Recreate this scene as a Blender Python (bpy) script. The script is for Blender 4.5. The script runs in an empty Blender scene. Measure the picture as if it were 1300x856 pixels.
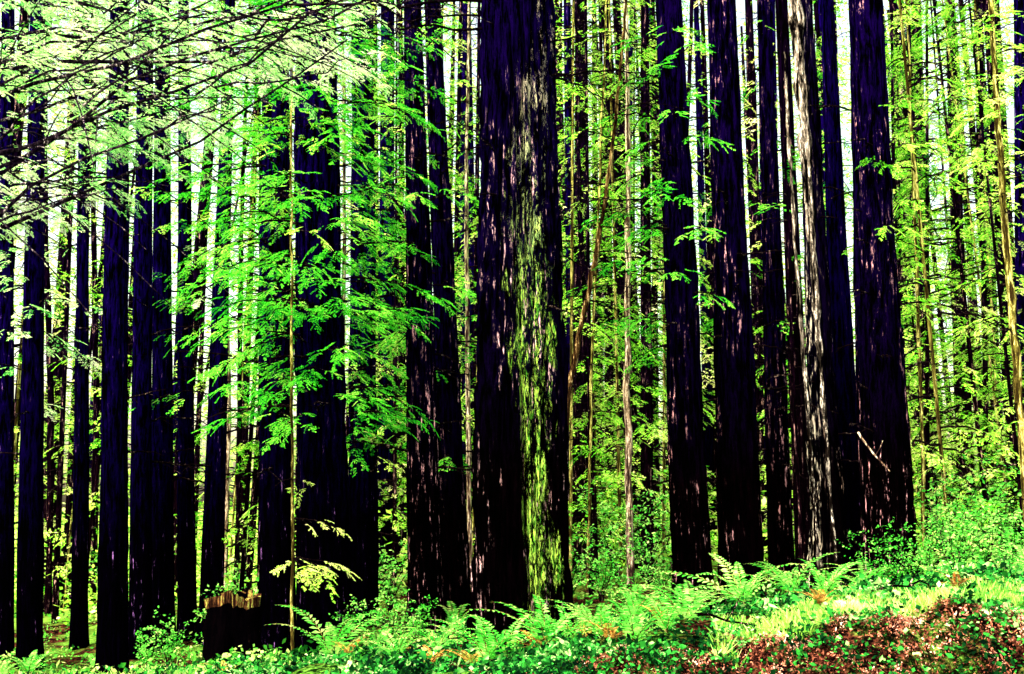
import bpy, math, random
import numpy as np
from mathutils import Vector, Matrix
random.seed(7); rng=np.random.default_rng(7)
S=bpy.context.scene
COL=S.collection
F=1276.0; P=math.atan(212/1276.0); CZ=1.6
def px(u,v,D):
    a=(u-650)/F; b=-(v-428)/F
    d=np.array([a, math.cos(P)-b*math.sin(P), math.sin(P)+b*math.cos(P)])
    d=d*(D/d[1]); d[2]+=CZ
    return d
# ---------------------------------------------------------------- materials
def newmat(name):
    m=bpy.data.materials.new(name); m.use_nodes=True
    nt=m.node_tree; nt.nodes.clear()
    out=nt.nodes.new('ShaderNodeOutputMaterial')
    return m,nt,out
def ramp(nt,src,stops,interp='LINEAR'):
    r=nt.nodes.new('ShaderNodeValToRGB'); r.color_ramp.interpolation=interp
    e=r.color_ramp.elements
    while len(e)<len(stops): e.new(0.5)
    for i,(p,c) in enumerate(stops):
        e[i].position=p; e[i].color=(c,c,c,1) if isinstance(c,(int,float)) else (*c,1)
    nt.links.new(src,r.inputs[0]); return r.outputs[0]
def mixc(nt,f,a,b,mode='MIX'):
    m=nt.nodes.new('ShaderNodeMix'); m.data_type='RGBA'; m.blend_type=mode
    for s,i in ((f,0),(a,6),(b,7)):
        if isinstance(s,(int,float)): m.inputs[i].default_value=s
        elif isinstance(s,tuple): m.inputs[i].default_value=(*s,1)
        else: nt.links.new(s,m.inputs[i])
    return m.outputs[2]
def math_(nt,op,a,b=0.0,clamp=False):
    m=nt.nodes.new('ShaderNodeMath'); m.operation=op; m.use_clamp=clamp
    for s,i in ((a,0),(b,1)):
        if isinstance(s,(int,float)): m.inputs[i].default_value=s
        else: nt.links.new(s,m.inputs[i])
    return m.outputs[0]
def noise(nt,vec,scale,detail=4,rough=0.6):
    n=nt.nodes.new('ShaderNodeTexNoise'); n.inputs['Scale'].default_value=scale
    n.inputs['Detail'].default_value=detail; n.inputs['Roughness'].default_value=rough
    if vec is not None: nt.links.new(vec,n.inputs['Vector'])
    return n.outputs[0]
def scaled(nt,vec,s,rand=True):
    m=nt.nodes.new('ShaderNodeVectorMath'); m.operation='MULTIPLY'
    nt.links.new(vec,m.inputs[0]); m.inputs[1].default_value=s
    o=m.outputs[0]
    if rand:
        oi=nt.nodes.new('ShaderNodeObjectInfo')
        r=math_(nt,'MULTIPLY',oi.outputs['Random'],37.0)
        a=nt.nodes.new('ShaderNodeVectorMath'); a.operation='ADD'
        nt.links.new(o,a.inputs[0]); nt.links.new(r,a.inputs[1]); o=a.outputs[0]
    return o
def bark(name,lo,hi,top,streak,amt=0.60,patch=(0.45,0.6),moss=None,pale=None):
    m,nt,out=newmat(name)
    tc=nt.nodes.new('ShaderNodeTexCoord'); ob=tc.outputs['Object']
    v=scaled(nt,ob,(14,14,1.7)); v2=scaled(nt,ob,(1.3,1.3,0.35)); v3=scaled(nt,ob,(42,42,10))
    n1=noise(nt,v,1.0,7,0.75); n2=noise(nt,v2,1.0,3,0.6); n3=noise(nt,v3,1.0,3,0.7)
    base=mixc(nt,ramp(nt,n1,[(0.45,0),(0.62,1)]),lo,hi)
    sep=nt.nodes.new('ShaderNodeSeparateXYZ'); nt.links.new(ob,sep.inputs[0])
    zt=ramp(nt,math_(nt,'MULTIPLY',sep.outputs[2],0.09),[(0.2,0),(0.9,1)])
    base=mixc(nt,zt,base,mixc(nt,ramp(nt,n1,[(0.46,0),(0.58,1)]),lo,top))  # blue-violet shadow tint painted into the upper trunk by height
    mask=math_(nt,'MULTIPLY',ramp(nt,n1,[(amt,0),(amt+0.03,1)]),ramp(nt,n2,[(patch[0],0),(patch[1],1)]))
    mask=math_(nt,'MULTIPLY',mask,ramp(nt,n3,[(0.47,0),(0.53,1)]))
    c=mixc(nt,mask,base,streak)  # pinkish streak tones paint highlights into the bark colour
    if pale:
        side=math_(nt,'ADD',math_(nt,'MULTIPLY',sep.outputs[0],pale[0]),math_(nt,'MULTIPLY',sep.outputs[1],-pale[1]))
        s2=math_(nt,'ADD',side,math_(nt,'MULTIPLY',n2,1.0))
        pm=math_(nt,'MULTIPLY',ramp(nt,s2,[(0.55,0),(0.75,1)]),ramp(nt,n1,[(0.56,0),(0.59,1)]))
        c=mixc(nt,pm,c,mixc(nt,n3,(0.75,0.7,0.5),(0.95,0.9,0.85)))
    if moss:
        x=math_(nt,'ADD',sep.outputs[0],math_(nt,'MULTIPLY',math_(nt,'SUBTRACT',n2,0.5),1.1))
        band=ramp(nt,math_(nt,'ADD',x,0.5),[(0.40,0),(0.70,1),(0.82,0.9),(0.97,0.0)])
        w=noise(nt,scaled(nt,ob,(26,26,8)),1.0,8,0.9)
        big=noise(nt,scaled(nt,ob,(5,5,1.3)),1.0,3,0.6)
        mm=math_(nt,'ADD',math_(nt,'ADD',math_(nt,'MULTIPLY',w,0.85),math_(nt,'MULTIPLY',big,0.55)),math_(nt,'MULTIPLY',band,0.11))
        zh=ramp(nt,math_(nt,'MULTIPLY',sep.outputs[2],0.1),[(0.45,0),(0.80,1)])
        mm=math_(nt,'SUBTRACT',mm,math_(nt,'MULTIPLY',zh,0.045))
        mm=ramp(nt,mm,[(0.808,0),(0.828,1)])
        mm=math_(nt,'MULTIPLY',mm,ramp(nt,band,[(0.05,0),(0.2,1)]))
        mm=math_(nt,'MULTIPLY',mm,ramp(nt,n3,[(0.45,0),(0.50,1)]))
        mc=mixc(nt,ramp(nt,noise(nt,v3,0.7,3),[(0.42,0),(0.56,1)]),moss[0],moss[1])
        mc=mixc(nt,zh,mc,(0.46,0.44,0.38))
        c=mixc(nt,mm,c,mc)
    b=nt.nodes.new('ShaderNodeBump'); b.inputs['Strength'].default_value=1.0; b.inputs['Distance'].default_value=0.08
    nt.links.new(math_(nt,'ADD',n1,math_(nt,'MULTIPLY',n3,0.4)),b.inputs['Height'])
    bs=nt.nodes.new('ShaderNodeBsdfPrincipled'); bs.inputs['Roughness'].default_value=0.95
    bs.inputs['Specular IOR Level'].default_value=0.0
    nt.links.new(c,bs.inputs['Base Color']); nt.links.new(b.outputs[0],bs.inputs['Normal'])
    nt.links.new(bs.outputs[0],out.inputs[0]); return m
def leafmat(name,cols,trans=0.5,nscale=0.6,gain=1.0):
    m,nt,out=newmat(name)
    g=nt.nodes.new('ShaderNodeNewGeometry'); oi=nt.nodes.new('ShaderNodeObjectInfo')
    n=noise(nt,g.outputs['Position'],nscale,3,0.6)
    f=math_(nt,'ADD',math_(nt,'MULTIPLY',g.outputs['Random Per Island'],0.40),math_(nt,'MULTIPLY',ramp(nt,n,[(0.35,0),(0.65,1)]),0.45))
    f=math_(nt,'ADD',f,math_(nt,'MULTIPLY',oi.outputs['Random'],0.15))
    k=len(cols)
    c=ramp(nt,f,[(0.15+0.7*i/(k-1),cc) for i,cc in enumerate(cols)])
    d=nt.nodes.new('ShaderNodeBsdfDiffuse'); t=nt.nodes.new('ShaderNodeBsdfTranslucent')
    nt.links.new(c,d.inputs[0]); nt.links.new(c,t.inputs[0])
    mx=nt.nodes.new('ShaderNodeMixShader'); mx.inputs[0].default_value=trans
    nt.links.new(d.outputs[0],mx.inputs[1]); nt.links.new(t.outputs[0],mx.inputs[2])
    nt.links.new(mx.outputs[0],out.inputs[0]); return m
BK_BLUE_SHADE=bark('bark_black_blue_shade',(0.0001,0.0001,0.0002),(0.0004,0.0001,0.0018),(0.0030,0.0002,0.062),(0.30,0.15,0.55),0.625,(0.46,0.58))  # black bark, blue tone higher up is painted shade
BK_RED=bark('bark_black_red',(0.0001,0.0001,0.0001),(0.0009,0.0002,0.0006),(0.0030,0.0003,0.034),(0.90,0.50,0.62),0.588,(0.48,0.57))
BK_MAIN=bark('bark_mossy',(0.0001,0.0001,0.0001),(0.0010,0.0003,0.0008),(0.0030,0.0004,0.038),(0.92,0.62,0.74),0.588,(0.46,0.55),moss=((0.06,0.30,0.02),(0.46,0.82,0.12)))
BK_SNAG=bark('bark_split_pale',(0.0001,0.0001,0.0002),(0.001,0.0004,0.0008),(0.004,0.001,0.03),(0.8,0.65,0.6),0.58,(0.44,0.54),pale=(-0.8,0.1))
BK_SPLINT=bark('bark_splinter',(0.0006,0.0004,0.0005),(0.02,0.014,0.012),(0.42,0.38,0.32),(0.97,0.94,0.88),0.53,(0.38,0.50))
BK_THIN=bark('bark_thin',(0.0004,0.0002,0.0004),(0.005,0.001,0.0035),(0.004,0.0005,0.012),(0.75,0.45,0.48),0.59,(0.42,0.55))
BK_PALE=bark('bark_pale',(0.02,0.01,0.01),(0.45,0.32,0.22),(0.4,0.42,0.22),(0.9,0.82,0.7),0.52,(0.3,0.5))
BK_YEL=bark('bark_mossy_yellow',(0.02,0.014,0.004),(0.28,0.26,0.05),(0.28,0.34,0.05),(0.8,0.8,0.3),0.52,(0.3,0.5))
BK_DEAD=bark('bark_dead_brown',(0.008,0.003,0.002),(0.13,0.065,0.025),(0.16,0.12,0.03),(0.75,0.6,0.3),0.55,(0.3,0.5))
TWIG=bark('twig_dark',(0.002,0.001,0.002),(0.010,0.006,0.006),(0.006,0.003,0.007),(0.5,0.4,0.35),0.58,(0.4,0.55))
TWIG_L=bark('twig_lit',(0.003,0.0015,0.006),(0.04,0.025,0.05),(0.04,0.025,0.05),(0.95,0.85,0.95),0.55,(0.40,0.52))  # near-white streaks paint light along the twigs
LF_NEAR=leafmat('foliage_vivid',[(0.004,0.14,0.008),(0.03,0.55,0.02),(0.20,0.88,0.06),(0.78,0.97,0.25)],0.45,1.0)
LF_COOL=leafmat('foliage_cool',[(0.05,0.48,0.07),(0.28,0.86,0.20),(0.70,0.97,0.52),(0.97,0.98,0.93)],0.55,1.1)  # near-white tones paint strong light into the spray colour
LF_MID=leafmat('foliage_mid',[(0.01,0.18,0.008),(0.13,0.70,0.02),(0.55,0.94,0.12),(0.95,0.97,0.50)],0.38,0.4)
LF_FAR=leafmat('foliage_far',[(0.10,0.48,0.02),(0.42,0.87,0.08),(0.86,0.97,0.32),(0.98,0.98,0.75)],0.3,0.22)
LF_FERN=leafmat('fern_green',[(0.015,0.28,0.015),(0.07,0.62,0.05),(0.28,0.90,0.15),(0.72,0.96,0.33)],0.45,2.2)
LF_DEADF=leafmat('fern_dying',[(0.06,0.012,0.004),(0.32,0.10,0.02),(0.75,0.42,0.10),(0.5,0.7,0.1)],0.35,1.5)
LF_UND=leafmat('undergrowth_green',[(0.001,0.015,0.002),(0.008,0.12,0.01),(0.10,0.58,0.05),(0.70,0.95,0.3)],0.4,0.9)
LF_GC=leafmat('groundcover_green',[(0.0005,0.004,0.002),(0.002,0.03,0.006),(0.03,0.36,0.04),(0.65,0.95,0.42)],0.2,2.2)  # pale tone paints leaf highlights, near-black tones paint deep shade
LF_GRASS=leafmat('grass_yellow_green',[(0.04,0.24,0.03),(0.32,0.78,0.10),(0.88,0.97,0.48)],0.4,2.4)
LF_LIT=leafmat('litter_red',[(0.002,0.001,0.001),(0.04,0.010,0.008),(0.50,0.18,0.11),(0.98,0.76,0.66)],0.1,5.5)  # palest tone paints pinkish highlights on the fallen leaves
# ---------------------------------------------------------------- terrain
CP=[(8,842,24),(38,848,22),(143,862,20),(178,838,23),(268,815,24),(352,832,19),(412,848,17),(541,805,18),(580,785,23),
 (664,818,14),(881,788,17),(940,768,18),(991,750,21),(1126,754,18),(1240,726,20),(1290,724,16),(1180,697,34),(770,720,32),
 (0,880,16),(200,880,14),(330,866,13),(450,852,12),(650,846,11),(900,804,11),(1100,776,11),(1290,760,11),
 (1100,773,9.5),(1290,764,9.5),(900,805,9.5),(750,836,9.5),(650,862,9.5),(100,770,40),(450,730,40),(1000,690,40)]
C=[]
for u,v,D in CP: C.append(px(u,v,D))
C+= [np.array(a,float) for a in [(5,7.4,0.65),(3.4,7.4,0.6),(1.5,7.4,0.25),(0,7.5,-0.05),(-3,8,-0.6),(5,6.0,0.6),(3,6.0,0.5),(0,5,-0.1),(0,0,0.4),(6,0,0.6),(-6,0,-0.5),(-6,8,-0.9),
 (-25,60,-2.0),(0,60,-0.3),(25,60,1.2),(-60,100,-3),(0,110,0),(60,100,2),(-30,20,-2),(25,20,1.5),(-200,300,-4),(200,300,4),(0,300,0),(0,-80,0),(-30,0,-1),(30,0,0.6)]]
C=np.array(C)
def sst(t): t=np.clip(t,0,1); return t*t*(3-2*t)
def ground(x,y,rough=True):
    x=np.atleast_1d(np.asarray(x,float)); y=np.atleast_1d(np.asarray(y,float))
    sc=0.35+0.05*np.abs(y)[:,None]
    d2=((x[:,None]-C[None,:,0])**2+(y[:,None]-C[None,:,1])**2)/sc**2
    w=1/(d2+0.8)**2.4
    z=(w*C[None,:,2]).sum(1)/w.sum(1)
    yb=9.15+0.20*np.sin(x*1.3)+0.12*np.sin(x*3.9)+0.06*np.sin(x*9.1+1)
    near=np.exp(-((y-8.9)/0.7)**2)*sst((x-.2)/1.0)
    z=z-(0.10+0.90*sst((x-0.2)/2.0))*sst((yb-y)/0.9)
    if rough:
        z=z+0.05*np.sin(x*1.7+1.3*np.sin(y*0.9))+0.04*np.sin(y*2.3+x*0.8)+0.02*np.sin(x*5.1+y*3.7)
        z=z+near*(0.06*np.sin(x*6.3+2*np.sin(y*5))+0.05*np.sin(x*13+y*9)*np.sin(y*11))
    return z
def gz(x,y): return float(ground(x,y)[0])
# ---------------------------------------------------------------- mesh helper
class MB:
    def __init__(s): s.v=[];s.f=[];s.m=[];s.n=0
    def add(s,v,f,mi=0):
        v=np.asarray(v,float).reshape(-1,3); f=np.asarray(f,int).reshape(-1,4)
        s.v.append(v); s.f.append(f+s.n); s.m.append(np.full(len(f),mi)); s.n+=len(v)
    def mesh(s,name,mats,smooth=False):
        v=np.concatenate(s.v); f=np.concatenate(s.f); mi=np.concatenate(s.m)
        me=bpy.data.meshes.new(name)
        me.vertices.add(len(v)); me.vertices.foreach_set('co',v.ravel())
        me.loops.add(f.size); me.loops.foreach_set('vertex_index',f.ravel().astype(np.int32))
        me.polygons.add(len(f)); me.polygons.foreach_set('loop_start',np.arange(0,f.size,4,dtype=np.int32))
        try: me.polygons.foreach_set('loop_total',np.full(len(f),4,dtype=np.int32))
        except Exception: pass
        for m in mats: me.materials.append(m)
        me.polygons.foreach_set('material_index',mi.astype(np.int32))
        if smooth: me.polygons.foreach_set('use_smooth',np.ones(len(f),bool))
        me.update(calc_edges=True); return me
def obj(name,data,parent=None,loc=(0,0,0)):
    o=bpy.data.objects.new(name,data); COL.objects.link(o); o.location=loc
    if parent: o.parent=parent
    return o
def tag(o,label=None,cat=None,group=None,kind=None):
    if label:o['label']=label
    if cat:o['category']=cat
    if group:o['group']=group
    if kind:o['kind']=kind
def tube(mb,pts,rad,k=5,mi=0,flat=1.0):
    pts=np.asarray(pts,float); n=len(pts)
    t=np.gradient(pts,axis=0); t/=np.linalg.norm(t,axis=1)[:,None]+1e-9
    ref=np.array([0.13,0.2,1.0]) if abs(t[0][2])<0.9 else np.array([0.0,1.0,0.0])
    a=np.cross(t,ref); a/=np.linalg.norm(a,axis=1)[:,None]; b=np.cross(t,a)
    th=np.linspace(0,2*np.pi,k,endpoint=False)
    rad=np.asarray(rad)[:,None,None]
    v=pts[:,None,:]+rad*(np.cos(th)[None,:,None]*a[:,None,:]+flat*np.sin(th)[None,:,None]*b[:,None,:])
    i=np.arange(n-1)[:,None]*k; j=np.arange(k)[None,:]; j2=(j+1)%k
    f=np.stack([i+j,i+j2,i+k+j2,i+k+j],-1).reshape(-1,4)
    mb.add(v.reshape(-1,3),f,mi)
# ---------------------------------------------------------------- fronds
def frond_template(m,k,lw=0.022,ll=0.085,asym=0.3,miss=0.1,wide=0.5):
    vs=[];fs=[];n=0
    def quad(p,d,w,L):
        nonlocal n
        perp=np.array([-d[1],d[0],0]); z=rng.normal(0,0.015)
        vs.extend([p,p+d*L*0.45+perp*w+[0,0,z],p+d*L,p+d*L*0.45-perp*w-[0,0,z]]); fs.append([n,n+1,n+2,n+3]); n+=4
    for s in (-1,1):
        for i in range(m):
            t=0.06+0.9*i/(m-1)+rng.uniform(-.04,.04)
            if rng.random()<miss: continue
            L=wide*(1-t)**0.7*(0.5+0.5*min(1,t/0.35))+0.06
            L*=rng.uniform(1-asym*1.3,1+asym)
            a=math.radians(44-16*t)*s+rng.normal(0,.15); d=np.array([math.cos(a),math.sin(a),0])
            p0=np.array([t,0,0])
            quad(p0,d,0.009,L)
            for j in range(k):
                tt=(j+0.7)/k
                for s2 in (-1,1):
                    a2=a+s2*math.radians(46); d2=np.array([math.cos(a2),math.sin(a2),0])
                    quad(p0+d*L*tt,d2,lw*0.5,ll*(1-0.45*tt)*rng.uniform(0.6,1.15))
    v=np.array(vs); v[:,2]-=0.22*v[:,0]**2+0.25*v[:,1]**2
    return v,np.array(fs)
FR_HI=[frond_template(6,6,0.023,0.105,0.5,.18,.55) for _ in range(8)]
FR_MD=[frond_template(5,2,0.055,0.19,0.5,.12) for _ in range(6)]
FR_LO=[frond_template(3,1,0.11,0.36,0.5) for _ in range(6)]
def put_fronds(mb,fr,P0,X,Z,sc,mi):
    P0=np.array(P0);X=np.array(X);Z=np.array(Z);sc=np.array(sc)
    X/=np.linalg.norm(X,axis=1)[:,None]; Y=np.cross(Z,X); Y/=np.linalg.norm(Y,axis=1)[:,None]; Zn=np.cross(X,Y)
    pick=rng.integers(0,len(fr),len(P0))
    for q in range(len(fr)):
        I=np.where(pick==q)[0]
        if len(I)==0: continue
        v,f=fr[q]
        B=np.stack([X[I],Y[I],Zn[I]],1)*sc[I][:,None,None]
        V=np.einsum('pj,njk->npk',v,B)+P0[I][:,None,:]
        Fc=f[None]+(np.arange(len(I))*len(v))[:,None,None]
        mb.add(V.reshape(-1,3),Fc.reshape(-1,4),mi)
def branch(mb,p0,az,L,lod,leafy=1.0,up=0.15,droop=0.35,r=0.025,fs=0.75,tm=0,lm=1,sub=True,hang=0.5,step=0.12,zn=.30,subn=.24):
    n=9; t=np.linspace(0,1,n)
    d=np.array([math.cos(az),math.sin(az),0]); side=np.array([-d[1],d[0],0])
    wob=rng.normal(0,0.07)
    pts=p0+d[None]*(t*L)[:,None]+side[None]*(wob*L*np.sin(t*3)+rng.normal(0,.016*L,n)*(t>0))[:,None]
    pts[:,2]+=L*(up*t-droop*t**2)+rng.normal(0,.014*L,n)*(t>0)
    tube(mb,pts,r*(1-0.8*t)+0.003,4,tm)
    P0=[];X=[];Z=[];sc=[]
    cnt=int(max(3,L/step)) if leafy>0 else int(max(2,L/subn))
    for i in range(cnt):
        tt=0.15+0.85*(i+rng.uniform(0,.8))/cnt; tt=min(tt,1.0)
        if leafy>0 and rng.random()>leafy: continue
        k=tt*(n-1); a=int(min(k,n-2)); pp=pts[a]*(1-(k-a))+pts[a+1]*(k-a)
        s=1 if i%2 else -1
        ang=az+s*math.radians(rng.uniform(25,75))*(1-0.5*tt)
        dz=-hang*rng.uniform(.0,1.1)
        dd=np.array([math.cos(ang),math.sin(ang),dz])
        if leafy>0:
            off=fs*rng.uniform(0,1.0)*(1.2-tt)
            e_=pp+dd/np.linalg.norm(dd)*off
            if off>0.1 and lod=='hi': tube(mb,[pp,e_],[.005,.003],3,tm)
            P0.append(e_);X.append(dd);Z.append([rng.normal(0,zn),rng.normal(0,zn),1]);sc.append(fs*rng.uniform(.5,1.25)*(1.1-0.3*tt))
        elif sub:
            l2=L*rng.uniform(.12,.5)*(1.1-tt)
            q=np.linspace(0,1,4)[:,None]; dd[2]=rng.uniform(-.6,.4)
            pp2=pp+dd*l2*q+np.array([0,0,-0.2*l2])*q**2
            tube(mb,pp2,np.array([.4,.3,.2,.1])*r*0.8+0.003,3,tm)
    if leafy>0:
        P0.append(pts[-1]);X.append(pts[-1]-pts[-2]+np.array([0,0,-.1*L/8]));Z.append([rng.normal(0,.2),0,1.]);sc.append(fs*0.8)
        put_fronds(mb,{'hi':FR_HI,'md':FR_MD,'lo':FR_LO}[lod],P0,X,Z,sc,lm)
# ---------------------------------------------------------------- trunks
def vn(tab,a,b):
    nz,K=tab.shape; a=a%K; i=np.floor(a).astype(int)%K; fa=a-np.floor(a); fa=fa*fa*(3-2*fa)
    b=np.clip(b,0,nz-1.001); j=np.floor(b).astype(int); fb=b-j
    i2=(i+1)%K
    return (tab[j,i]*(1-fa)+tab[j,i2]*fa)*(1-fb)+(tab[j+1,i]*(1-fa)+tab[j+1,i2]*fa)*fb
def trunk_mesh(r0,r1,h1,H,mat,k=40,nz=60,flare=0.35,groove=None,amp=0.07,jag=False,fh=0.45,low=0.05):
    if jag: z=np.linspace(-0.5,H,nz)
    else: z=np.concatenate([np.linspace(-0.6,2.0,max(8,nz//4),endpoint=False),np.linspace(2.0,H,nz)])
    th=np.linspace(0,2*np.pi,k,endpoint=False)
    R=r0+(r1-r0)*np.clip(z,0,None)/h1; R=np.maximum(R,r0*0.16*np.clip((H-z)/3,0.1,1)) if not jag else R
    R=R*(1+flare*np.exp(-np.clip(z+0.3,0,None)/fh))
    tabA=rng.random((int(H/3.0)+4,max(10,k//4))); tabB=rng.random((int(H/0.5)+4,max(16,k//2))); tabC=rng.random((int(H/4)+4,5)); tabD=rng.random((int(H/0.22)+4,max(16,k//2)))
    T,Z=np.meshgrid(th,z)
    def q(tab,L): return vn(tab,T/(2*np.pi)*tab.shape[1]+0.15*np.sin(Z*0.7),(Z+0.6)/L)
    D=1+amp*(np.abs(q(tabA,3.0)-0.5)*2-0.5)*2*0.7+amp*0.45*(q(tabB,0.5)-.5)*2+low*(q(tabC,4)-.5)+amp*0.35*(q(tabD,.22)-.5)*2
    D+=0.13*np.exp(-np.clip(Z,0,None)/0.5)*np.sin(T*5+rng.uniform(0,6))
    if groove is not None:
        for g,dep,wd in groove: D-=dep*np.exp(-((T-(g%(2*np.pi))+0.06*np.sin(Z*0.8+g))/wd)**2)
    RR=R[:,None]*D
    cx=0.02*r0*np.sin(Z*0.5+rng.uniform(0,6)); cy=0.04*r0*np.sin(Z*0.4)
    zz=Z.copy()
    if jag:
        w=np.clip((Z-(H*0.6))/(H*0.4),0,1)
        jg=np.interp(np.arange(k),np.arange(0,k+3,3),rng.random(len(np.arange(0,k+3,3))))
        zz=Z+w*((jg[None,:]-.5)*0.16*H+0.12*(rng.random(k)[None,:]-.5))
    v=np.stack([RR*np.cos(T)+cx,RR*np.sin(T)+cy,zz],-1).reshape(-1,3)
    n=len(z); i=np.arange(n-1)[:,None]*k; j=np.arange(k)[None,:]; j2=(j+1)%k
    f=np.stack([i+j,i+j2,i+k+j2,i+k+j],-1).reshape(-1,4)
    mb=MB()
    if jag:
        cut=(n-3)*k; mb.add(v,f[:cut],0); mb.add(v,f[cut:],1)
        top=v[-k:]; inn=top.copy(); inn[:,:2]*=0.72; lw_=inn.copy(); lw_[:,2]=0.5; lw_[:,:2]*=0.8
        vv=np.concatenate([top,inn,lw_]); jj=np.arange(k); j3=(jj+1)%k
        mb.add(vv,np.stack([jj,j3,j3+k,jj+k],-1),1); mb.add(vv,np.stack([jj+k,j3+k,j3+2*k,jj+2*k],-1),0)
        c=np.array([[0,0,0.45]]); vv=np.concatenate([lw_,np.repeat(c,k,0)]); mb.add(vv,np.stack([jj,j3,j3+k,jj+k],-1),0)
    else:
        mb.add(v,f,0)
        c=np.array([[cx[-1,0],cy[-1,0],z[-1]]])
        top=v[-k:]; vv=np.concatenate([top,np.repeat(c,k,0)]); jj=np.arange(k); j3=(jj+1)%k
        mb.add(vv,np.stack([jj,j3,j3+k,jj+k],-1),0)
    return mb.mesh('trunk',mat if isinstance(mat,list) else [mat],True)
def place_tree(u0,v0,w0,u1,w1,D,mat,spec=(),name='redwood_tree',label='',H=None,k=36,nz=50,lod='hi',leaf=None,twig=None,v1=0,groove=None,flare=0.16,group='redwood trees in the grove',amp=0.07,topcrown=True,ws=0.92,fh=0.45,low=.05,fsz=None):
    p1=px(u1,v1,D); b=px(u0,v0,D); zb=gz(b[0],D); base=np.array([b[0],D,zb])
    axis=p1-base; h1=np.linalg.norm(axis); axis/=h1
    if H is None: H=max(20,h1*1.3)
    e=obj(name,None,None,base); e.empty_display_size=0.5
    e.rotation_mode='QUATERNION'; e.rotation_quaternion=Vector((0,0,1)).rotation_difference(Vector(axis))
    tag(e,label or 'tall dark redwood rising from green undergrowth','tree',group)
    s=D/F*ws
    tm=trunk_mesh(w0*s/2*0.96,w1*s/2,h1,H,mat,k,nz,flare,groove,amp,fh=fh,low=low)
    obj('trunk',tm,e)
    mb=MB()
    r_at=lambda z:(w0+(w1-w0)*min(1,z/h1))*s/2
    fsz=fsz or (0.36 if lod=='hi' else 0.46)
    for (va,vb,cnt,L,leafy,azc,azs) in spec:
        for i in range(cnt):
            vv=va+(vb-va)*(i+rng.random())/cnt
            zc=px(u0,vv,D)[2]-zb
            az=math.radians(azc+rng.uniform(-azs,azs)); r=r_at(zc)
            LL=L*rng.uniform(0.5,1.3)
            if leafy>0: branch(mb,np.array([math.cos(az)*r*0.7,math.sin(az)*r*0.7,zc]),az,LL,lod,leafy,rng.uniform(0,.25),rng.uniform(.1,.5),0.010+0.004*LL,fsz,hang=.6,step=0.10 if lod=='hi' else 0.14,zn=.25)
            else: branch(mb,np.array([math.cos(az)*r*0.7,math.sin(az)*r*0.7,zc]),az,LL,lod,0,rng.uniform(-.15,.4),rng.uniform(0,.35),0.010+0.005*LL+0.0003*D)
    if topcrown:
        for i in range(8):
            zc=H*(0.8+0.2*i/8); az=rng.uniform(0,6.28)
            branch(mb,np.array([0,0,zc]),az,1.8*(1.15-i/8),'lo',0.9,0.1,0.3,0.03,0.9,step=.3)
    if mb.n: obj('crown',mb.mesh('crown',[twig or TWIG,leaf or LF_NEAR]),e)
    return e
A=180
L1='slender redwood with black bark and painted blue shade among other trunks'
L2='dark redwood with ridged bark and short green side sprays'
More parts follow.
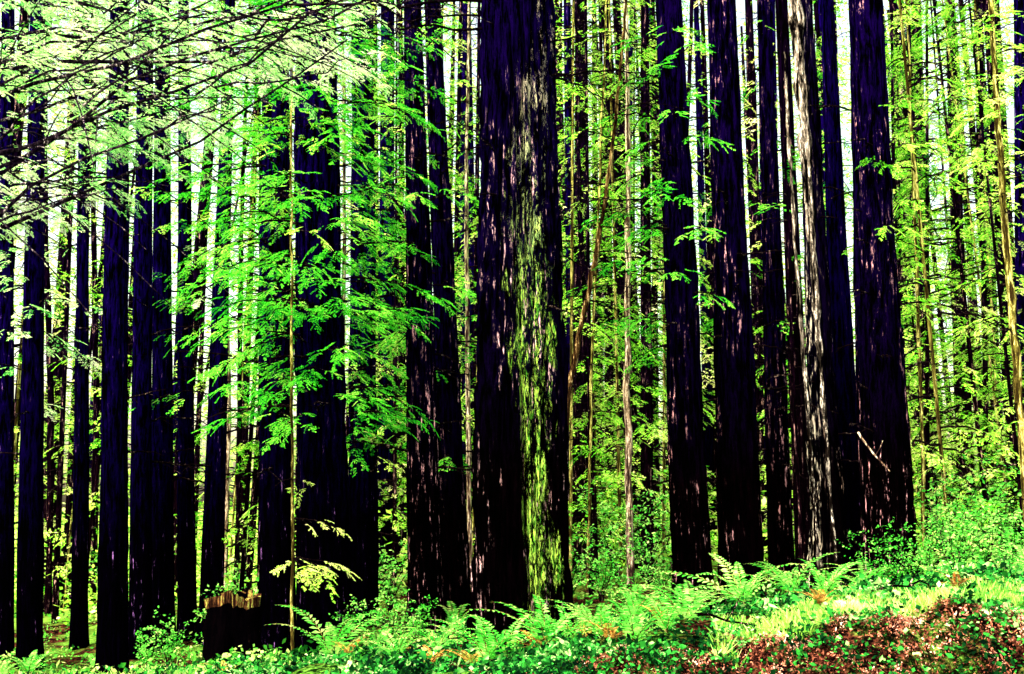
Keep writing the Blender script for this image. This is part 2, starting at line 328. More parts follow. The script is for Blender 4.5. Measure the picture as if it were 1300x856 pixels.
trees=[
 (6,830,24,10,18,24,BK_BLUE_SHADE,[(20,520,12,1.6,.9,-90,A)],L1),
 (38,832,36,48,20,22,BK_BLUE_SHADE,[(0,300,14,1.7,.9,-80,120),(300,480,5,1.3,.9,-60,120),(350,700,6,.9,0,0,A)],L1),
 (101,820,24,108,12,26,BK_BLUE_SHADE,[(200,650,8,1.1,0,0,A),(0,400,14,1.7,.9,-90,120)],L1),
 (143,838,42,152,26,20,BK_BLUE_SHADE,[(0,225,24,1.8,.9,-90,120),(250,600,7,.8,0,0,A)],'straight redwood with smooth black bark, painted blue shade and leafy top'),
 (178,815,32,185,22,23,BK_BLUE_SHADE,[(0,170,14,1.7,.9,-90,120),(200,600,7,1.1,0,0,A)],'redwood with twin neighbouring trunk, black bark with painted blue shade'),
 (207,812,34,206,20,24,BK_BLUE_SHADE,[(0,200,12,1.6,.9,-90,110),(200,600,9,1.1,0,0,A)],L1),
 (238,795,27,233,15,25,BK_BLUE_SHADE,[(0,200,10,1.6,.9,-90,120),(200,450,6,1.3,.8,0,A),(200,600,9,1.2,0,0,A)],L1),
 (268,790,34,292,15,24,BK_BLUE_SHADE,[(0,540,24,1.7,.9,-60,120),(200,650,12,1.3,0,0,A)],'redwood leaning slightly with dark bark and fine sprays'),
 (352,800,52,350,36,19,BK_BLUE_SHADE,[(0,430,46,1.7,.9,-80,130),(300,560,9,1.3,.9,-100,60),(100,600,12,1.4,0,-80,110)],'broad redwood hung with vivid green drooping sprays'),
 (413,815,78,400,58,17,BK_BLUE_SHADE,[(0,410,62,1.5,.9,-85,105),(380,550,22,1.3,.9,-85,120),(60,560,14,1.4,0,-80,110)],'thick dark redwood densely hung with bright green sprays'),
 (462,760,44,460,30,22,BK_BLUE_SHADE,[(0,580,36,1.8,.9,-60,130),(150,650,14,1.4,0,-30,100)],L2),
 (541,780,52,524,25,18,BK_RED,[(10,500,12,1.1,.85,0,A),(60,600,22,1.4,0,0,A)],'narrow tapering redwood with dead twigs and green tufts'),
 (580,770,42,549,24,21,BK_RED,[(20,620,14,1.4,.9,0,A),(60,640,18,1.2,0,0,A)],L2),
 (490,735,26,492,20,30,BK_BLUE_SHADE,[(10,660,30,1.9,.9,-90,A)],L2),
 (881,745,58,848,38,17,BK_RED,[(40,440,26,1.0,.85,-130,120),(60,420,14,1.3,0,180,70)],'redwood with green sprays sprouting along one side'),
 (940,722,66,916,40,18,BK_RED,[(80,420,6,.8,.8,180,90),(60,540,14,1.0,0,0,A)],'thick redwood with black trunk and painted pinkish bark highlights'),
 (991,708,38,970,20,21,BK_RED,[(40,420,10,.9,.7,0,A),(50,600,12,1.1,0,0,A)],L2),
 (1022,702,28,992,18,22,BK_THIN,[(40,400,8,1.0,.7,0,A)],L2),
 (1127,710,76,1098,48,18,BK_RED,[(130,400,8,.8,.8,0,A),(100,600,12,.9,0,0,A)],'massive redwood trunk with grooved reddish black bark'),
 (1180,690,24,1163,14,34,BK_THIN,[(0,660,40,2.4,.9,0,A)],L2),
 (1228,690,26,1205,12,30,BK_THIN,[(0,670,40,2.2,.9,0,A)],L2),
 (1298,695,22,1294,15,26,BK_BLUE_SHADE,[(0,670,32,2.1,.9,180,100)],L2),
 (737,730,22,737,16,30,BK_THIN,[(20,640,40,2.0,0,0,A),(20,690,20,1.6,.85,0,A)],'slim redwood bristling with dead bare twigs'),
 (775,722,15,770,10,34,BK_THIN,[(20,640,38,2.2,0,0,A),(20,690,20,2.0,.85,0,A)],'slim redwood bristling with dead bare twigs'),
 (822,722,20,818,12,28,BK_THIN,[(20,640,38,1.9,0,0,A),(20,690,18,1.7,.85,0,A)],'slim redwood bristling with dead bare twigs'),
]
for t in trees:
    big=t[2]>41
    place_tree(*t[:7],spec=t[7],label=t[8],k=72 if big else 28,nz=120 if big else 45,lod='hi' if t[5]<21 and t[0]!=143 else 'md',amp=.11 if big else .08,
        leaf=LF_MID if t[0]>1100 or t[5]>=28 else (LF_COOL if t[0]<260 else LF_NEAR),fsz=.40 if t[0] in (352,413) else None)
place_tree(1078,708,44,1050,18,20,BK_BLUE_SHADE,[(60,480,8,1.0,.8,0,100)],label='dark redwood with broad flared base joined to its neighbour',k=40,nz=70,flare=0.7,fh=1.0)
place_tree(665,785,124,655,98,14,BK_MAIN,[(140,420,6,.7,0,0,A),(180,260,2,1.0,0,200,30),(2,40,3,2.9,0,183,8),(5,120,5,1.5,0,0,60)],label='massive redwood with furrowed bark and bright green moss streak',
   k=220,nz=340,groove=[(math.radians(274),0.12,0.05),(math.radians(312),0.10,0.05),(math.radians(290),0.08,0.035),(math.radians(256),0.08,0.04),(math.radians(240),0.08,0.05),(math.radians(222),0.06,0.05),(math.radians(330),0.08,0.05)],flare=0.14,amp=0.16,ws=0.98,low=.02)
sn=place_tree(1052,712,46,1022,22,18.6,BK_SNAG,[(100,560,8,.8,0,0,A)],label='split redwood with torn bark exposing pale wood',name='split_redwood_tree',k=60,nz=120,amp=0.24,groove=[(math.radians(250),0.45,0.25)],group=None,flare=0.8,fh=1.0)
b=px(297,800,17.0)
STB=bark('stump_bark',(0.0003,0.0002,0.0005),(0.001,0.0005,0.001),(0.01,0.005,0.005),(0.35,0.2,0.15),0.64,(0.48,0.6))
STR=bark('stump_rim',(0.01,0.004,0.003),(0.22,0.10,0.04),(0.2,0.15,0.05),(0.4,0.5,0.10),0.52,(0.35,0.5))
st=obj('tree_stump',trunk_mesh(0.38,0.38,1,1.2,[STB,STR],40,22,0.35,None,0.35,True),None,(b[0],17.0,gz(b[0],17.0)))
tag(st,'broken hollow redwood stump with jagged rim','stump')
def poly_tree(name,pts,mat,label,cat,k=8,leaf=None,spec=0,Ls=0.8,leafy=0.8,group=None,foot=True,wig=0.012,flat=1.0,rw=.15):
    W=[];R=[]
    for u,v,D,w in pts: W.append(px(u,v,D)); R.append(w*D/F/2)
    if foot: W[0][2]=gz(W[0][0],W[0][1])-0.1
    W=np.array(W);R=np.array(R)
    tt=np.linspace(0,len(W)-1,len(W)*6)
    Wi=np.stack([np.interp(tt,np.arange(len(W)),W[:,i]) for i in range(3)],1)
    ker=np.array([1,2,3,2,1])/9.
    for i in range(3):
        pad=np.concatenate([np.full(2,Wi[0,i]),Wi[:,i],np.full(2,Wi[-1,i])]); Wi[:,i]=np.convolve(pad,ker,'valid')
    Wi+=rng.normal(0,wig,Wi.shape)
    Ri=np.interp(tt,np.arange(len(R)),R)*rng.uniform(1-rw,1+rw,len(tt))
    o=Wi[0].copy(); Wi-=o
    e=obj(name,None,None,o); tag(e,label,cat,group)
    mb=MB(); tube(mb,Wi,Ri,k,0,flat); obj('trunk',mb.mesh('trunk',[mat],False if rw>.2 else True),e)
    if spec:
        mb=MB()
        for i in range(spec):
            j=int(rng.uniform(.1,1)*(len(Wi)-1)); lf=leafy if (leafy>0 and rng.random()<.7) else 0
            branch(mb,Wi[j],rng.uniform(0,6.28),Ls*rng.uniform(.4,1.2),'md' if o[1]>20 else 'hi',lf,0.1,0.3,0.010,0.38,step=.13,zn=.25)
        obj('crown',mb.mesh('crown',[TWIG,leaf or LF_MID]),e)
    return e
SG='torn splintered slabs of a split redwood'
poly_tree('splintered_trunk',[(1064,735,17.8,3),(1052,600,17.8,5),(1040,440,17.8,8),(1028,270,17.8,13),(1017,110,17.8,18),(1007,-40,17.8,22)],BK_SPLINT,'pale splintered wood slab standing against a dark redwood','tree',k=6,wig=0.008,flat=.3,rw=.35,group=SG)
poly_tree('splintered_trunk',[(1040,730,17.6,4),(1032,600,17.6,4),(1020,450,17.6,5),(1009,300,17.6,6),(1000,150,17.6,5),(996,60,17.6,1)],BK_SPLINT,'narrow pale splinter of torn redwood','tree',k=5,wig=0.006,flat=.4,rw=.35,group=SG)
poly_tree('leaning_dead_tree',[(706,740,17,10),(718,510,17,8),(741,400,17,7),(762,300,17,6),(780,170,17,5),(792,50,17,4),(797,-60,17,2)],BK_DEAD,'thin dead tree leaning, bare brown stem with twigs','dead tree',spec=50,Ls=1.5,leafy=0)
poly_tree('mossy_sapling',[(1310,720,16,11),(1298,560,16,11),(1285,400,16,10),(1273,250,16,9),(1264,110,16,8),(1256,-30,16,6)],BK_YEL,'slender sapling with pale mossy yellow-green stem','tree',spec=34,Ls=1.1,wig=.008)
G='thin young trees between the redwoods'
for (u0,v0,u1,w,D,mt) in [(375,760,371,4,15.8,BK_YEL),(436,740,434,6,21,BK_PALE),(800,730,794,9,24,BK_PALE),(1018,705,985,5,18,BK_THIN),
      (330,770,328,5,25,BK_THIN),(62,790,60,9,30,BK_THIN),(285,770,290,6,30,BK_PALE),(598,740,596,6,28,BK_PALE),(765,720,762,7,36,BK_THIN),
      (835,715,828,10,34,BK_THIN),(1172,690,1150,5,24,BK_YEL),(1260,690,1240,11,33,BK_THIN),(505,735,508,11,32,BK_THIN),(118,790,122,9,33,BK_THIN),
      (1250,700,1246,8,27,BK_THIN),(758,730,730,8,27,BK_THIN),(300,775,318,7,28,BK_THIN),(1150,700,1132,6,27,BK_THIN),(860,715,880,8,33,BK_THIN),(745,715,772,4,25,BK_YEL)]:
    near=u0>1000 and D<19
    poly_tree('young_tree',[(u0,v0,D,w),((u0*2+u1)/3+rng.uniform(-5,5),v0*0.66,D,w*.95),((u0+2*u1)/3+rng.uniform(-5,5),v0*0.33,D,w*.8),(u1,-20,D,w*.6),(u1,-120,D,w*.3)],mt,
      'thin straight young tree with pale stem' if mt is not BK_THIN else 'thin straight young tree with dark stem','tree',k=6,leaf=LF_MID,spec=36 if u0>1100 else 24,Ls=.8 if near else 1.3,leafy=0 if near else .8,group=G)
def overhang():
    x,y=-6.6,9.5; zb=gz(x,y)
    e=obj('overhanging_conifer',None,None,(x,y,zb)); tag(e,'conifer with long arching limbs, light painted on them, feathery sprays','tree')
    obj('trunk',trunk_mesh(0.32,0.2,10,15,BK_BLUE_SHADE,30,40),e)
    mb=MB()
    def pt(a,L,z,up,dr,t): return np.array([0.2+math.cos(a)*L*t,math.sin(a)*L*t,z+L*(up*t-dr*t*t)])
    for (z,azd,L,up,dr,lf) in [(4.9,4,4.0,.75,.15,.5),(5.5,10,4.2,.65,.15,.5),(6.4,12,4.4,.45,.15,.5),(5.2,25,3.2,.75,.2,.5),(7.3,6,4.8,.2,.12,.5),(4.8,14,2.2,.6,.15,.5),(6.8,22,4.4,.35,.15,.5),(7.8,15,4.4,.1,.15,.5),(5.9,-8,3.2,.6,.1,.5),(7.2,30,4.6,.2,.1,.5),(8.2,2,4.2,.0,.1,.5)]:
        a0=math.radians(azd)
        branch(mb,np.array([0.2,0,z]),a0,L,'hi',lf,up,dr,0.020,0.33,hang=.3,step=.095)
        for q in range(8):
            t=rng.uniform(.12,.95); p=pt(a0,L,z,up,dr,t)
            branch(mb,p,a0+rng.choice([-1,1])*rng.uniform(.3,1.0),L*0.28,'hi',0.7 if q<6 else 0,0.25,.25,.007,0.29,hang=.3,step=.09)
    for (z,azd,L,up,dr) in [(5.0,-6,5.2,.66,.22),(5.9,-4,6.6,.46,.18),(6.5,-3,6.4,.24,.06),(4.0,-5,3.8,.9,.3),(5.4,-9,5.8,.52,.16),(4.5,-3,4.8,.75,.25)]:
        a0=math.radians(azd)
        branch(mb,np.array([0.2,0,z]),a0,L,'hi',0,up,dr,0.027,0,subn=.5)
        for q in range(3):
            t=rng.uniform(.2,.85); branch(mb,pt(a0,L,z,up,dr,t),a0+rng.choice([-1,1])*rng.uniform(.2,.6),L*.3,'hi',0,rng.uniform(.1,.6),.25,.011,0,subn=.4)
    for i in range(8):
        branch(mb,np.array([0,0,10+i*.6]),rng.uniform(0,6.28),1.6*(1.1-i/8),'lo',0.9,0.1,0.3,0.03,1.0,step=.3)
    obj('crown',mb.mesh('crown',[TWIG_L,LF_COOL]),e)
overhang()
# ---------------------------------------------------------------- background trees (shared meshes)
def crown_var(z0,z1,R,nb,lod,mats,fs,lf=.7,step=.2,r=.015):
    mb=MB()
    for i in range(nb):
        t=(i+rng.random())/nb; z=z0+(z1-z0)*t
        L=R*(1.0-0.6*t**1.5)*rng.uniform(.4,1.15)
        branch(mb,np.array([0,0,z]),rng.uniform(0,6.28),L,lod,0.78 if rng.random()<lf else 0,rng.uniform(0,.35),rng.uniform(.2,.55),r,fs,step=step,subn=.3)
    return mb.mesh('crown',mats)
TV=[trunk_mesh(r,r*0.35,25,30,mt,12,20,0.2,None,0.08) for r,mt in [(0.15,BK_THIN),(0.22,BK_BLUE_SHADE),(0.28,BK_THIN),(0.34,BK_BLUE_SHADE),(0.10,BK_THIN)]]
CV=[crown_var(1+1.5*(i%3),26,3.3,68,'md' if i<3 else 'lo',[TWIG,LF_MID if i%2==0 else LF_FAR],0.46 if i<3 else .56,.8,.18) for i in range(6)]
CS=[crown_var(2,26,2.4,48,'lo',[TWIG,LF_FAR],0.5,.75,.19) for i in range(3)]
CB=[crown_var(1,26,2.0,54,'lo',[TWIG,LF_FAR],0.4,.12,.25,.022) for i in range(2)]
CY=[crown_var(0.6,13,1.8,66,'md',[TWIG,LF_MID],0.35,.85,.15) for i in range(4)]
TY=[trunk_mesh(0.05,0.02,12,14,BK_THIN,7,12,0.1,None,0.05),trunk_mesh(0.04,0.02,12,14,BK_YEL,7,12,0.1,None,0.05)]
for i,(u,D) in enumerate([(1165,27),(1195,24),(1245,25),(1275,29),(1290,23),(1160,36),(1220,33),(722,27),(748,33),(785,28),(812,36),(838,30),(700,36),(600,29),(505,28),(478,33),(315,27),(300,33),(118,30),(25,33),(222,34),(960,33),(1005,30),(870,36),(1185,30),(1262,32),(1140,32),(760,31),(800,32),(1240,38),(550,31),(98,36)]):
    x=(u-650)/F*D; s=rng.uniform(1.0,1.6)
    e=obj('young_conifer',None,None,(x,D,gz(x,D))); e.scale=(s*.9,s*.9,s*1.1); e.rotation_euler=(rng.normal(0,.04),rng.normal(0,.05),rng.uniform(0,6.28))
    tag(e,'young conifer with lacy layered yellow-green sprays','tree','young conifers filling gaps between trunks')
    obj('trunk',TY[i%2],e); obj('crown',CY[i%4],e)
# additional slim dark stems with dead twigs
for i,(u,D,r) in enumerate([(20,34,1),(72,38,1.2),(88,30,.9),(126,40,1.3),(160,36,1),(228,33,1),(255,38,1.2),(312,38,1.2),(322,30,.8),(475,36,1.3),(500,40,1.2),(588,38,1.3),(602,33,.8),(725,40,1.3),(748,26,.7),(756,38,1.2),(788,40,1.3),(808,30,.9),(832,38,1.1),(862,40,1.3),(908,38,1.2),(965,36,1.1),(1008,38,1.3),(1150,38,1.3),(1170,30,.9),(1192,40,1.3),(1212,34,1),(1245,40,1.4),(1268,36,1.2),(1282,28,.9)]):
    x=(u-650)/F*D
    e=obj('bare_stem_tree',None,None,(x,D,gz(x,D))); e.scale=(r,r,rng.uniform(.9,1.1)); e.rotation_euler=(rng.normal(0,.012),rng.normal(0,.022),rng.uniform(0,6.28))
    tag(e,'thin dark forest trunk bristling with dead twigs','tree','thin dark trunks packed deeper in the forest')
    obj('trunk',TV[(0,2,4,0)[i%4]],e); obj('crown',CB[i%2],e)
cand=[];tries=0
while len(cand)<66 and tries<8000:
    tries+=1
    D=rng.uniform(30,62); u=rng.uniform(-120,1420); x=(u-650)/F*D
    if any((x-a)**2+(D-b)**2<2.3**2 for a,b in cand): continue
    cand.append((x,D))
for i,(x,D) in enumerate(cand):
    full = i%10<6 if x>-6 else i%10<5
    e=obj('forest_tree',None,None,(x,D,gz(x,D))); s=rng.uniform(.85,1.25)
    e.scale=(s,s,1.0*rng.uniform(.95,1.2)); e.rotation_euler=(rng.normal(0,.025),rng.normal(0,.035),rng.uniform(0,6.28))
    tag(e,'slender forest conifer with full yellow-green foliage' if full else 'slender forest conifer with mostly bare stem','tree','slender conifers standing deeper in the forest')
    obj('trunk',TV[int(rng.integers(0,5))] if not full else TV[int(rng.integers(0,3))],e)
    obj('crown',CV[int(rng.integers(0,6))] if full else CS[int(rng.integers(0,3))],e)
def diamonds(mb,P,size,asp,mi=0,flat=0.4):
    n=len(P); d=rng.normal(0,1,(n,3)); d[:,2]*=flat; d/=np.linalg.norm(d,axis=1)[:,None]
    up=rng.normal(0,1,(n,3))*0.6+np.array([0,0,1.]); w=np.cross(d,up); w/=np.linalg.norm(w,axis=1)[:,None]+1e-6
    L=size*rng.uniform(.6,1.3,n)[:,None]; W=L*asp
    V=np.stack([P-d*L*.5,P+w*W*.5,P+d*L*.5,P-w*W*.5],1)
    mb.add(V.reshape(-1,3),np.arange(n*4).reshape(n,4),mi)
mb=MB(); n=66000
cl=np.stack([rng.uniform(-62,62,1300),rng.uniform(64,86,1300),46*rng.random(1300)**1.15-2],1)
keepc=(cl[:,0]>-25)|(rng.random(1300)<.75); cl=cl[keepc]
ci=rng.integers(0,len(cl),n); Pp=cl[ci]+rng.normal(0,1,(n,3))*np.array([2.4,1.5,0.8])
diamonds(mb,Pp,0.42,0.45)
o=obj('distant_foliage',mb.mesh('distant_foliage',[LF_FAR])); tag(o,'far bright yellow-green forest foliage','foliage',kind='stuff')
mb=MB(); n=32000; nc=520
cy=rng.uniform(28,62,nc); cx=(rng.uniform(-100,1400,nc)-650)/F*cy; chh=rng.uniform(.5,3.4,nc); cz=ground(cx,cy)
ci=rng.integers(0,nc,n); r=rng.random(n)
Pp=np.stack([cx[ci]+rng.normal(0,.7,n),cy[ci]+rng.normal(0,.7,n),cz[ci]+chh[ci]*r],1)
diamonds(mb,Pp,0.24,0.5)
o=obj('thicket',mb.mesh('thicket',[LF_MID])); tag(o,'low leafy thicket covering the deeper forest floor','bushes',kind='stuff')
# ---------------------------------------------------------------- ground
gx=np.sign(np.linspace(-1,1,321))*np.abs(np.linspace(-1,1,321))**2.6*260+1.0
gy=np.concatenate([np.linspace(-60,4,12,endpoint=False),4+ (np.linspace(0,1,340)**2.4)*400])
X,Y=np.meshgrid(gx,gy); Z=ground(X.ravel(),Y.ravel())
v=np.stack([X.ravel(),Y.ravel(),Z],1); nx=len(gx); ny=len(gy)
i=np.arange(ny-1)[:,None]*nx; j=np.arange(nx-1)[None,:]
mb=MB(); mb.add(v,np.stack([i+j,i+j+1,i+nx+j+1,i+nx+j],-1).reshape(-1,4))
m,nt,out=newmat('forest_floor')
g=nt.nodes.new('ShaderNodeNewGeometry'); pos=g.outputs['Position']
a1=noise(nt,pos,0.7,5,.65); a2=noise(nt,pos,11,6,.8); a3=noise(nt,pos,0.25,3,.5)
c=mixc(nt,ramp(nt,a2,[(0.50,0),(0.62,1)]),(0.002,0.001,0.001),(0.16,0.05,0.03))
gr=mixc(nt,ramp(nt,a2,[(0.47,0),(0.62,1)]),(0.001,0.008,0.001),(0.18,0.55,0.06))
c=mixc(nt,ramp(nt,a1,[(0.47,0),(0.57,1)]),c,gr)
sepp=nt.nodes.new('ShaderNodeSeparateXYZ'); nt.links.new(pos,sepp.inputs[0])
far=ramp(nt,math_(nt,'MULTIPLY',sepp.outputs[1],0.01),[(0.22,0),(0.45,1)])
c=mixc(nt,math_(nt,'MULTIPLY',far,ramp(nt,a1,[(0.44,0),(0.54,1)])),c,(0.30,0.65,0.08))  # sunlit look of the distant floor painted into its colour
bs=nt.nodes.new('ShaderNodeBsdfPrincipled'); bs.inputs['Roughness'].default_value=1; bs.inputs['Specular IOR Level'].default_value=0.0
bp=nt.nodes.new('ShaderNodeBump'); bp.inputs['Strength'].default_value=1; bp.inputs['Distance'].default_value=0.08
nt.links.new(a2,bp.inputs['Height']); nt.links.new(bp.outputs[0],bs.inputs['Normal']); nt.links.new(c,bs.inputs['Base Color']); nt.links.new(bs.outputs[0],out.inputs[0])
o=obj('ground',mb.mesh('ground',[m],True)); tag(o,'forest floor with leaf litter and moss','ground',kind='structure')
def scatter(n,D0,D1,pw=1.0,u0=-60,u1=1360):
    D=D0+(D1-D0)*rng.random(n)**pw; u=rng.uniform(u0,u1,n); x=(u-650)/F*D
    return x,D
def patch(x,y): return np.sin(x*1.9+2*np.sin(y*1.1))*np.sin(y*1.6+1.5*np.sin(x*.8))+0.6*np.sin(x*4.3+y*2.9+2*np.sin(y*3.1))
def leaves(name,mat,n,D0,D1,size,hmin,hmax,label,pw=1.0,u0=-60,u1=1360,asp=.7,clump=0.0,flat=.35,cat='ground plants',cut=None,vary=False):
    x,y=scatter(n,D0,D1,pw,u0,u1)
    if clump is not None:
        k=patch(x,y)+rng.normal(0,.2,n); keep=k>clump; x=x[keep];y=y[keep]
    if cut is not None:
        keep=rng.random(len(x))<cut(x,y); x=x[keep];y=y[keep]
    z=ground(x,y)+rng.uniform(hmin,hmax,len(x))*(0.2+0.8*np.sin(x*2.3+y*1.7)**2)
    mb=MB()
    for q,sz in enumerate((1.5,1.0,.7) if vary else (1,1,1)):
        P_=np.stack([x,y,z],1)+rng.normal(0,size*0.45,(len(x),3))
        if vary:
            kk=rng.random(len(x))<(.35,.9,1.0)[q]; P_=P_[kk]
        diamonds(mb,P_,size*sz,asp*(1 if q else .7),0,flat)
    o=obj(name,mb.mesh(name,[mat])); tag(o,label,cat,kind='stuff')
leaves('groundcover',LF_GC,26000,8.9,17,0.07,0.02,0.24,'low leafy green groundcover over the forest floor',clump=-.2,flat=.8,vary=True)
leaves('undergrowth',LF_UND,12000,14,34,0.10,0.02,0.30,'green undergrowth around trunk bases',pw=1.3,clump=.1,flat=.8)
leaves('leaf_litter',LF_LIT,34000,7.7,9.35,0.030,0.0,0.06,'reddish brown fallen leaves on the bank',u0=600,asp=.5,clump=None,cat='leaves',cut=lambda x,y:0.2+0.8*sst((x-0.2)/1.2),flat=.9,vary=True)
leaves('bank_ivy',LF_GC,30000,7.6,9.6,0.048,0.02,0.15,'dark green creeping leaves on the bank',u0=200,asp=.8,clump=-.5,cut=lambda x,y:1-0.5*sst((x-.3)/1.2),flat=.7,vary=True)
x,y=scatter(30000,9.1,11.2,1.2,900,1360); x2,y2=scatter(5000,14,20,1.0,-60,420); x=np.concatenate([x,x2]);y=np.concatenate([y,y2])
kk=(patch(x*1.5+2,y*1.5)+rng.normal(0,.35,len(x)))>-.05; x=x[kk]; y=y[kk]
z=ground(x,y); n=len(x); h=rng.uniform(.04,.15,n); a=rng.uniform(0,6.28,n); w=0.008+0.005*rng.random(n)
B=np.stack([x,y,z],1); W=np.stack([np.cos(a)*w,np.sin(a)*w,0*a],1); T=B+np.stack([rng.normal(0,.05,n),rng.normal(0,.05,n),h],1)
mb=MB(); mb.add(np.stack([B-W,B+W,T+W*.2,T-W*.2],1).reshape(-1,3),np.arange(n*4).reshape(n,4))
o=obj('grass',mb.mesh('grass',[LF_GRASS])); tag(o,'short pale yellow-green grass','grass',kind='stuff')
# ---------------------------------------------------------------- ferns
def fern_mesh(nf,L,mat,e0=.75,e1=1.4):
    mb=MB()
    for i in range(nf):
        az=6.283*i/nf+rng.uniform(-.25,.25); el=rng.uniform(e0,e1); l=L*rng.uniform(.65,1.15)
        n=20; t=np.linspace(0,1,n)
        r=l*(np.cos(el)*t+0.35*t**2); zz=l*(np.sin(el)*t-0.42*t**2.4)
        d=np.array([math.cos(az),math.sin(az),0]); s=np.array([-d[1],d[0],0])
        pts=d[None]*r[:,None]; pts[:,2]=zz
        tube(mb,pts,0.006*(1-t)+0.0015,3,1)
        tg=np.gradient(pts,axis=0); tg/=np.linalg.norm(tg,axis=1)[:,None]
        for j in range(2,n):
            pl=0.15*l*(1-t[j])**0.6*min(1,t[j]/.12+.3)+0.008
            for sg in (-1,1):
                dd=s*sg+tg[j]*0.3+np.array([0,0,-.12+rng.normal(0,.08)]); dd/=np.linalg.norm(dd)
                w=tg[j]*0.0135*(l/.7)
                p=pts[j]; mb.add([p-w,p+dd*pl*.6-w*.8,p+dd*pl,p+dd*pl*.4+w],[[0,1,2,3]],0)
    return mb.mesh('sword_fern',[mat,BK_YEL])
FM=[fern_mesh(nf,L,LF_FERN) for nf,L in [(9,.8),(8,.7),(10,.95),(7,.6),(9,.75)]]
FB=fern_mesh(9,1.0,LF_FERN,.7,1.35)
FD=fern_mesh(7,.5,LF_DEADF)
FP=[(935,742,12.4,1.0),(995,745,13.2,.8),(870,752,12.4,.65),(430,815,13.4,1.05),(486,808,14.0,.9),(1035,780,9.9,.75),(1065,760,11.8,.7),(640,820,10.6,.8),(700,800,11.4,.8),(745,790,11.4,.8),(800,800,10.9,.8),
 (560,810,11.6,.85),(690,835,10,.8),(760,835,10.1,.85),(1180,725,14.5,.8),(1290,720,14,.8),(510,830,11.8,.8),(860,800,9.9,.8),(840,830,9.5,.75),(60,838,17.5,1.0),(800,840,9.6,.8),(720,820,10.3,.8),(620,835,10.2,.75)]
for k in range(16):
    D=rng.uniform(15,27); uu=rng.uniform(-20,1320)
    if 230<uu<400: continue
    FP.append((uu,0,D,rng.uniform(.7,1.1)))
for i,(u,v,D,s) in enumerate(FP):
    x=(u-650)/F*D; hero=i in (0,1,3)
    o=obj('sword_fern',FB if hero else FM[i%5],None,(x,D,gz(x,D)+(0.12 if hero else 0.12))); o.scale=(s,s,s*rng.uniform(1.0,1.15)); o.rotation_euler=(rng.normal(0,.08),rng.normal(0,.08),rng.uniform(0,6.28))
    tag(o,'large arching sword fern beside redwood bases' if hero else 'bright green sword fern on the forest floor','fern','sword ferns on the forest floor')
for (u,D,s) in [(600,10.6,.9),(770,9.9,.8),(1030,9.6,.8),(830,10.4,.7),(300,14,.9),(680,9.9,.7),(1200,9.5,.7),(450,13,.8),(735,11,.8),(550,11,.8)]:
    x=(u-650)/F*D
    o=obj('dying_fern',FD,None,(x,D,gz(x,D)+.12)); o.scale=(s,s,s*.8); o.rotation_euler=(0,0,rng.uniform(0,6.28)); tag(o,'wilted fern with orange-brown fronds','fern','wilted orange ferns')
# ---------------------------------------------------------------- shrubs
def shrub_mesh(h,nst):
    mb=MB(); P_=[]
    for i in range(nst):
        a=rng.uniform(0,6.28); n=7; t=np.linspace(0,1,n); l=h*rng.uniform(.6,1.1); sp_=rng.uniform(.15,.6)
        pts=np.stack([math.cos(a)*sp_*l*t**1.3,math.sin(a)*sp_*l*t**1.3,l*t],1)+rng.normal(0,.02,(n,3)); pts[0]=[0,0,-.05]
        tube(mb,pts,0.009*(1-t)+.003,4,1)
        for j in range(2,n):
            for q in range(2):
                b=rng.uniform(0,6.28); l2=h*.28*rng.random()+.05
                e_=pts[j]+np.array([math.cos(b)*l2,math.sin(b)*l2,rng.uniform(-.1,.6)*l2])
                tube(mb,[pts[j],(pts[j]+e_)/2+[0,0,.02],e_],[.004,.003,.002],3,1)
                for s in np.linspace(.2,1,6): P_.append(pts[j]*(1-s)+e_*s+rng.normal(0,.02,3))
    diamonds(mb,np.array(P_),0.06,.6,0,.5)
    return mb.mesh('shrub',[LF_FERN,TWIG])
SM=[shrub_mesh(1.0,9),shrub_mesh(.8,8),shrub_mesh(1.3,10)]
for i,(u,D,s) in enumerate([(500,15.5,1.0),(530,15,.8),(465,16,.8),(230,19,.9),(205,18,.8),(1105,15.5,.8),(1135,15,.6),(1210,17,1.2),(1180,24,1.8),(1240,22,1.8),(800,18,.8),(835,19,.8),(760,21,1.2),(1275,19,1.4),(320,21,1.1),(285,22,1.2),(70,25,1.0),(720,24,1.6),(500,24,1.6),(1190,28,2.2),(780,28,2.0),(1260,27,2.2),(1195,20,1.5),(820,24,1.6),(850,30,2),(300,28,1.8),(160,30,1.5),(1240,15,.9),(1160,16,.9),(1200,12.5,.6),(1270,12,.5)]):
    x=(u-650)/F*D; o=obj('shrub',SM[i%3],None,(x,D,gz(x,D))); o.scale=(s,s,s); o.rotation_euler=(0,0,rng.uniform(0,6.28))
    tag(o,'small leafy green shrub with thin stems','shrub','leafy shrubs between trunk bases')
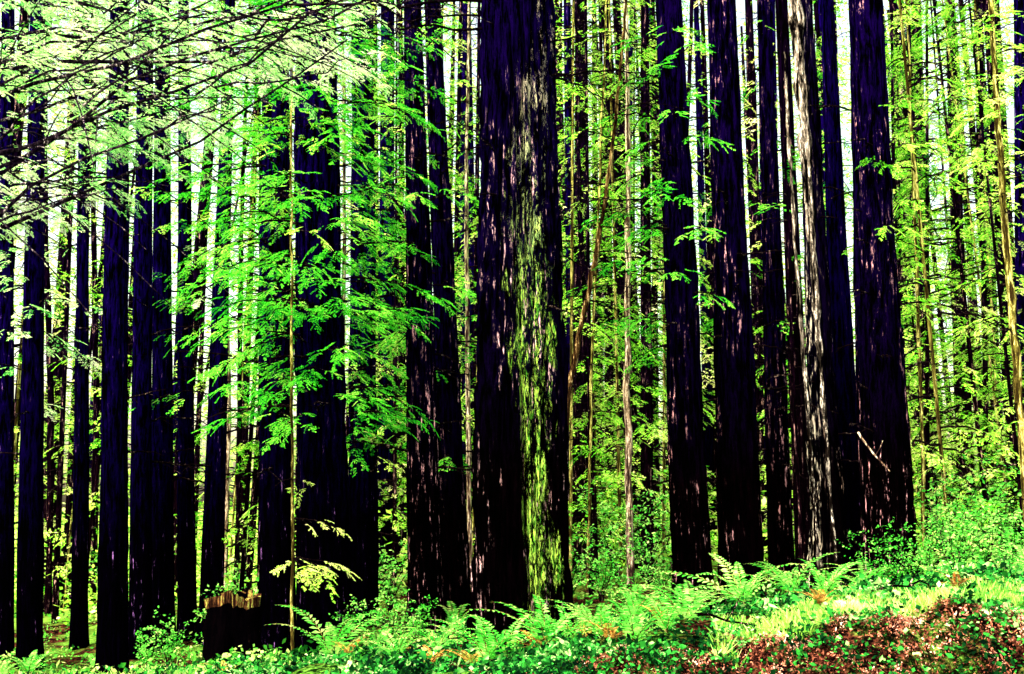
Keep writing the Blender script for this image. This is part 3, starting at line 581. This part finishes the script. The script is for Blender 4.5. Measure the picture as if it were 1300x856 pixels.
for (a,b_,w) in [((1088,548,16.6),(1128,598,16.2),3),((870,760,11),(960,792,9.8),4),((1090,735,12.5),(1160,750,12),5),((1105,770,9.4),(1180,745,9.8),4),((640,800,11.4),(700,812,11),3)]:
    pa=px(*a); pb=px(*b_)
    if a[1]>600: pa[2]=gz(pa[0],pa[1])+.14; pb[2]=gz(pb[0],pb[1])+.14
    t=np.linspace(0,1,6)[:,None]; pts=pa*(1-t)+pb*t+rng.normal(0,.015,(6,3)); o0=pts[0].copy()
    mb=MB(); tube(mb,pts-o0,np.linspace(w,w*.5,6)*a[2]/F/2,6)
    tube(mb,[pts[3]-o0,pts[3]-o0+np.array([.1,.05,.12]),pts[3]-o0+np.array([.16,.05,.25])],[.008,.006,.003],4)
    o=obj('dead_branch',mb.mesh('dead_branch',[BK_PALE if a[1]<600 else BK_THIN],True),None,o0); tag(o,'bare broken dead branch with a side twig','branch')
# ---------------------------------------------------------------- light, world, camera
sd=Vector((-0.34,-0.50,0.80)).normalized()
L=bpy.data.lights.new('sun','SUN'); L.energy=5; L.angle=math.radians(0.5); L.color=(1,0.96,0.86)
lo=bpy.data.objects.new('sun',L); COL.objects.link(lo); lo.rotation_mode='QUATERNION'; lo.rotation_quaternion=sd.to_track_quat('Z','Y')
w=bpy.data.worlds.new('World'); S.world=w; w.use_nodes=True; nt=w.node_tree; nt.nodes.clear()
sk=nt.nodes.new('ShaderNodeTexSky'); sk.sky_type='NISHITA'; sk.sun_disc=False
sk.sun_elevation=math.asin(sd.z); sk.sun_rotation=math.atan2(sd.x,sd.y); sk.dust_density=6; sk.air_density=1.0; sk.ozone_density=0.3
mx=nt.nodes.new('ShaderNodeMix'); mx.data_type='RGBA'; mx.blend_type='MULTIPLY'; mx.inputs[0].default_value=1
nt.links.new(sk.outputs[0],mx.inputs[6]); mx.inputs[7].default_value=(6.4,5.4,4.0,1)
bg=nt.nodes.new('ShaderNodeBackground'); bg.inputs[1].default_value=0.15; nt.links.new(mx.outputs[2],bg.inputs[0])
wo=nt.nodes.new('ShaderNodeOutputWorld'); nt.links.new(bg.outputs[0],wo.inputs[0])
cam=bpy.data.cameras.new('camera'); cam.sensor_width=36; cam.lens=F/1300*36; cam.clip_end=2000; cam.clip_start=0.1
co=bpy.data.objects.new('camera',cam); COL.objects.link(co); co.location=(0,0,CZ); co.rotation_euler=(math.pi/2+P,0,0); S.camera=co
S.view_settings.view_transform='Standard'; S.view_settings.look='None'; S.view_settings.exposure=0
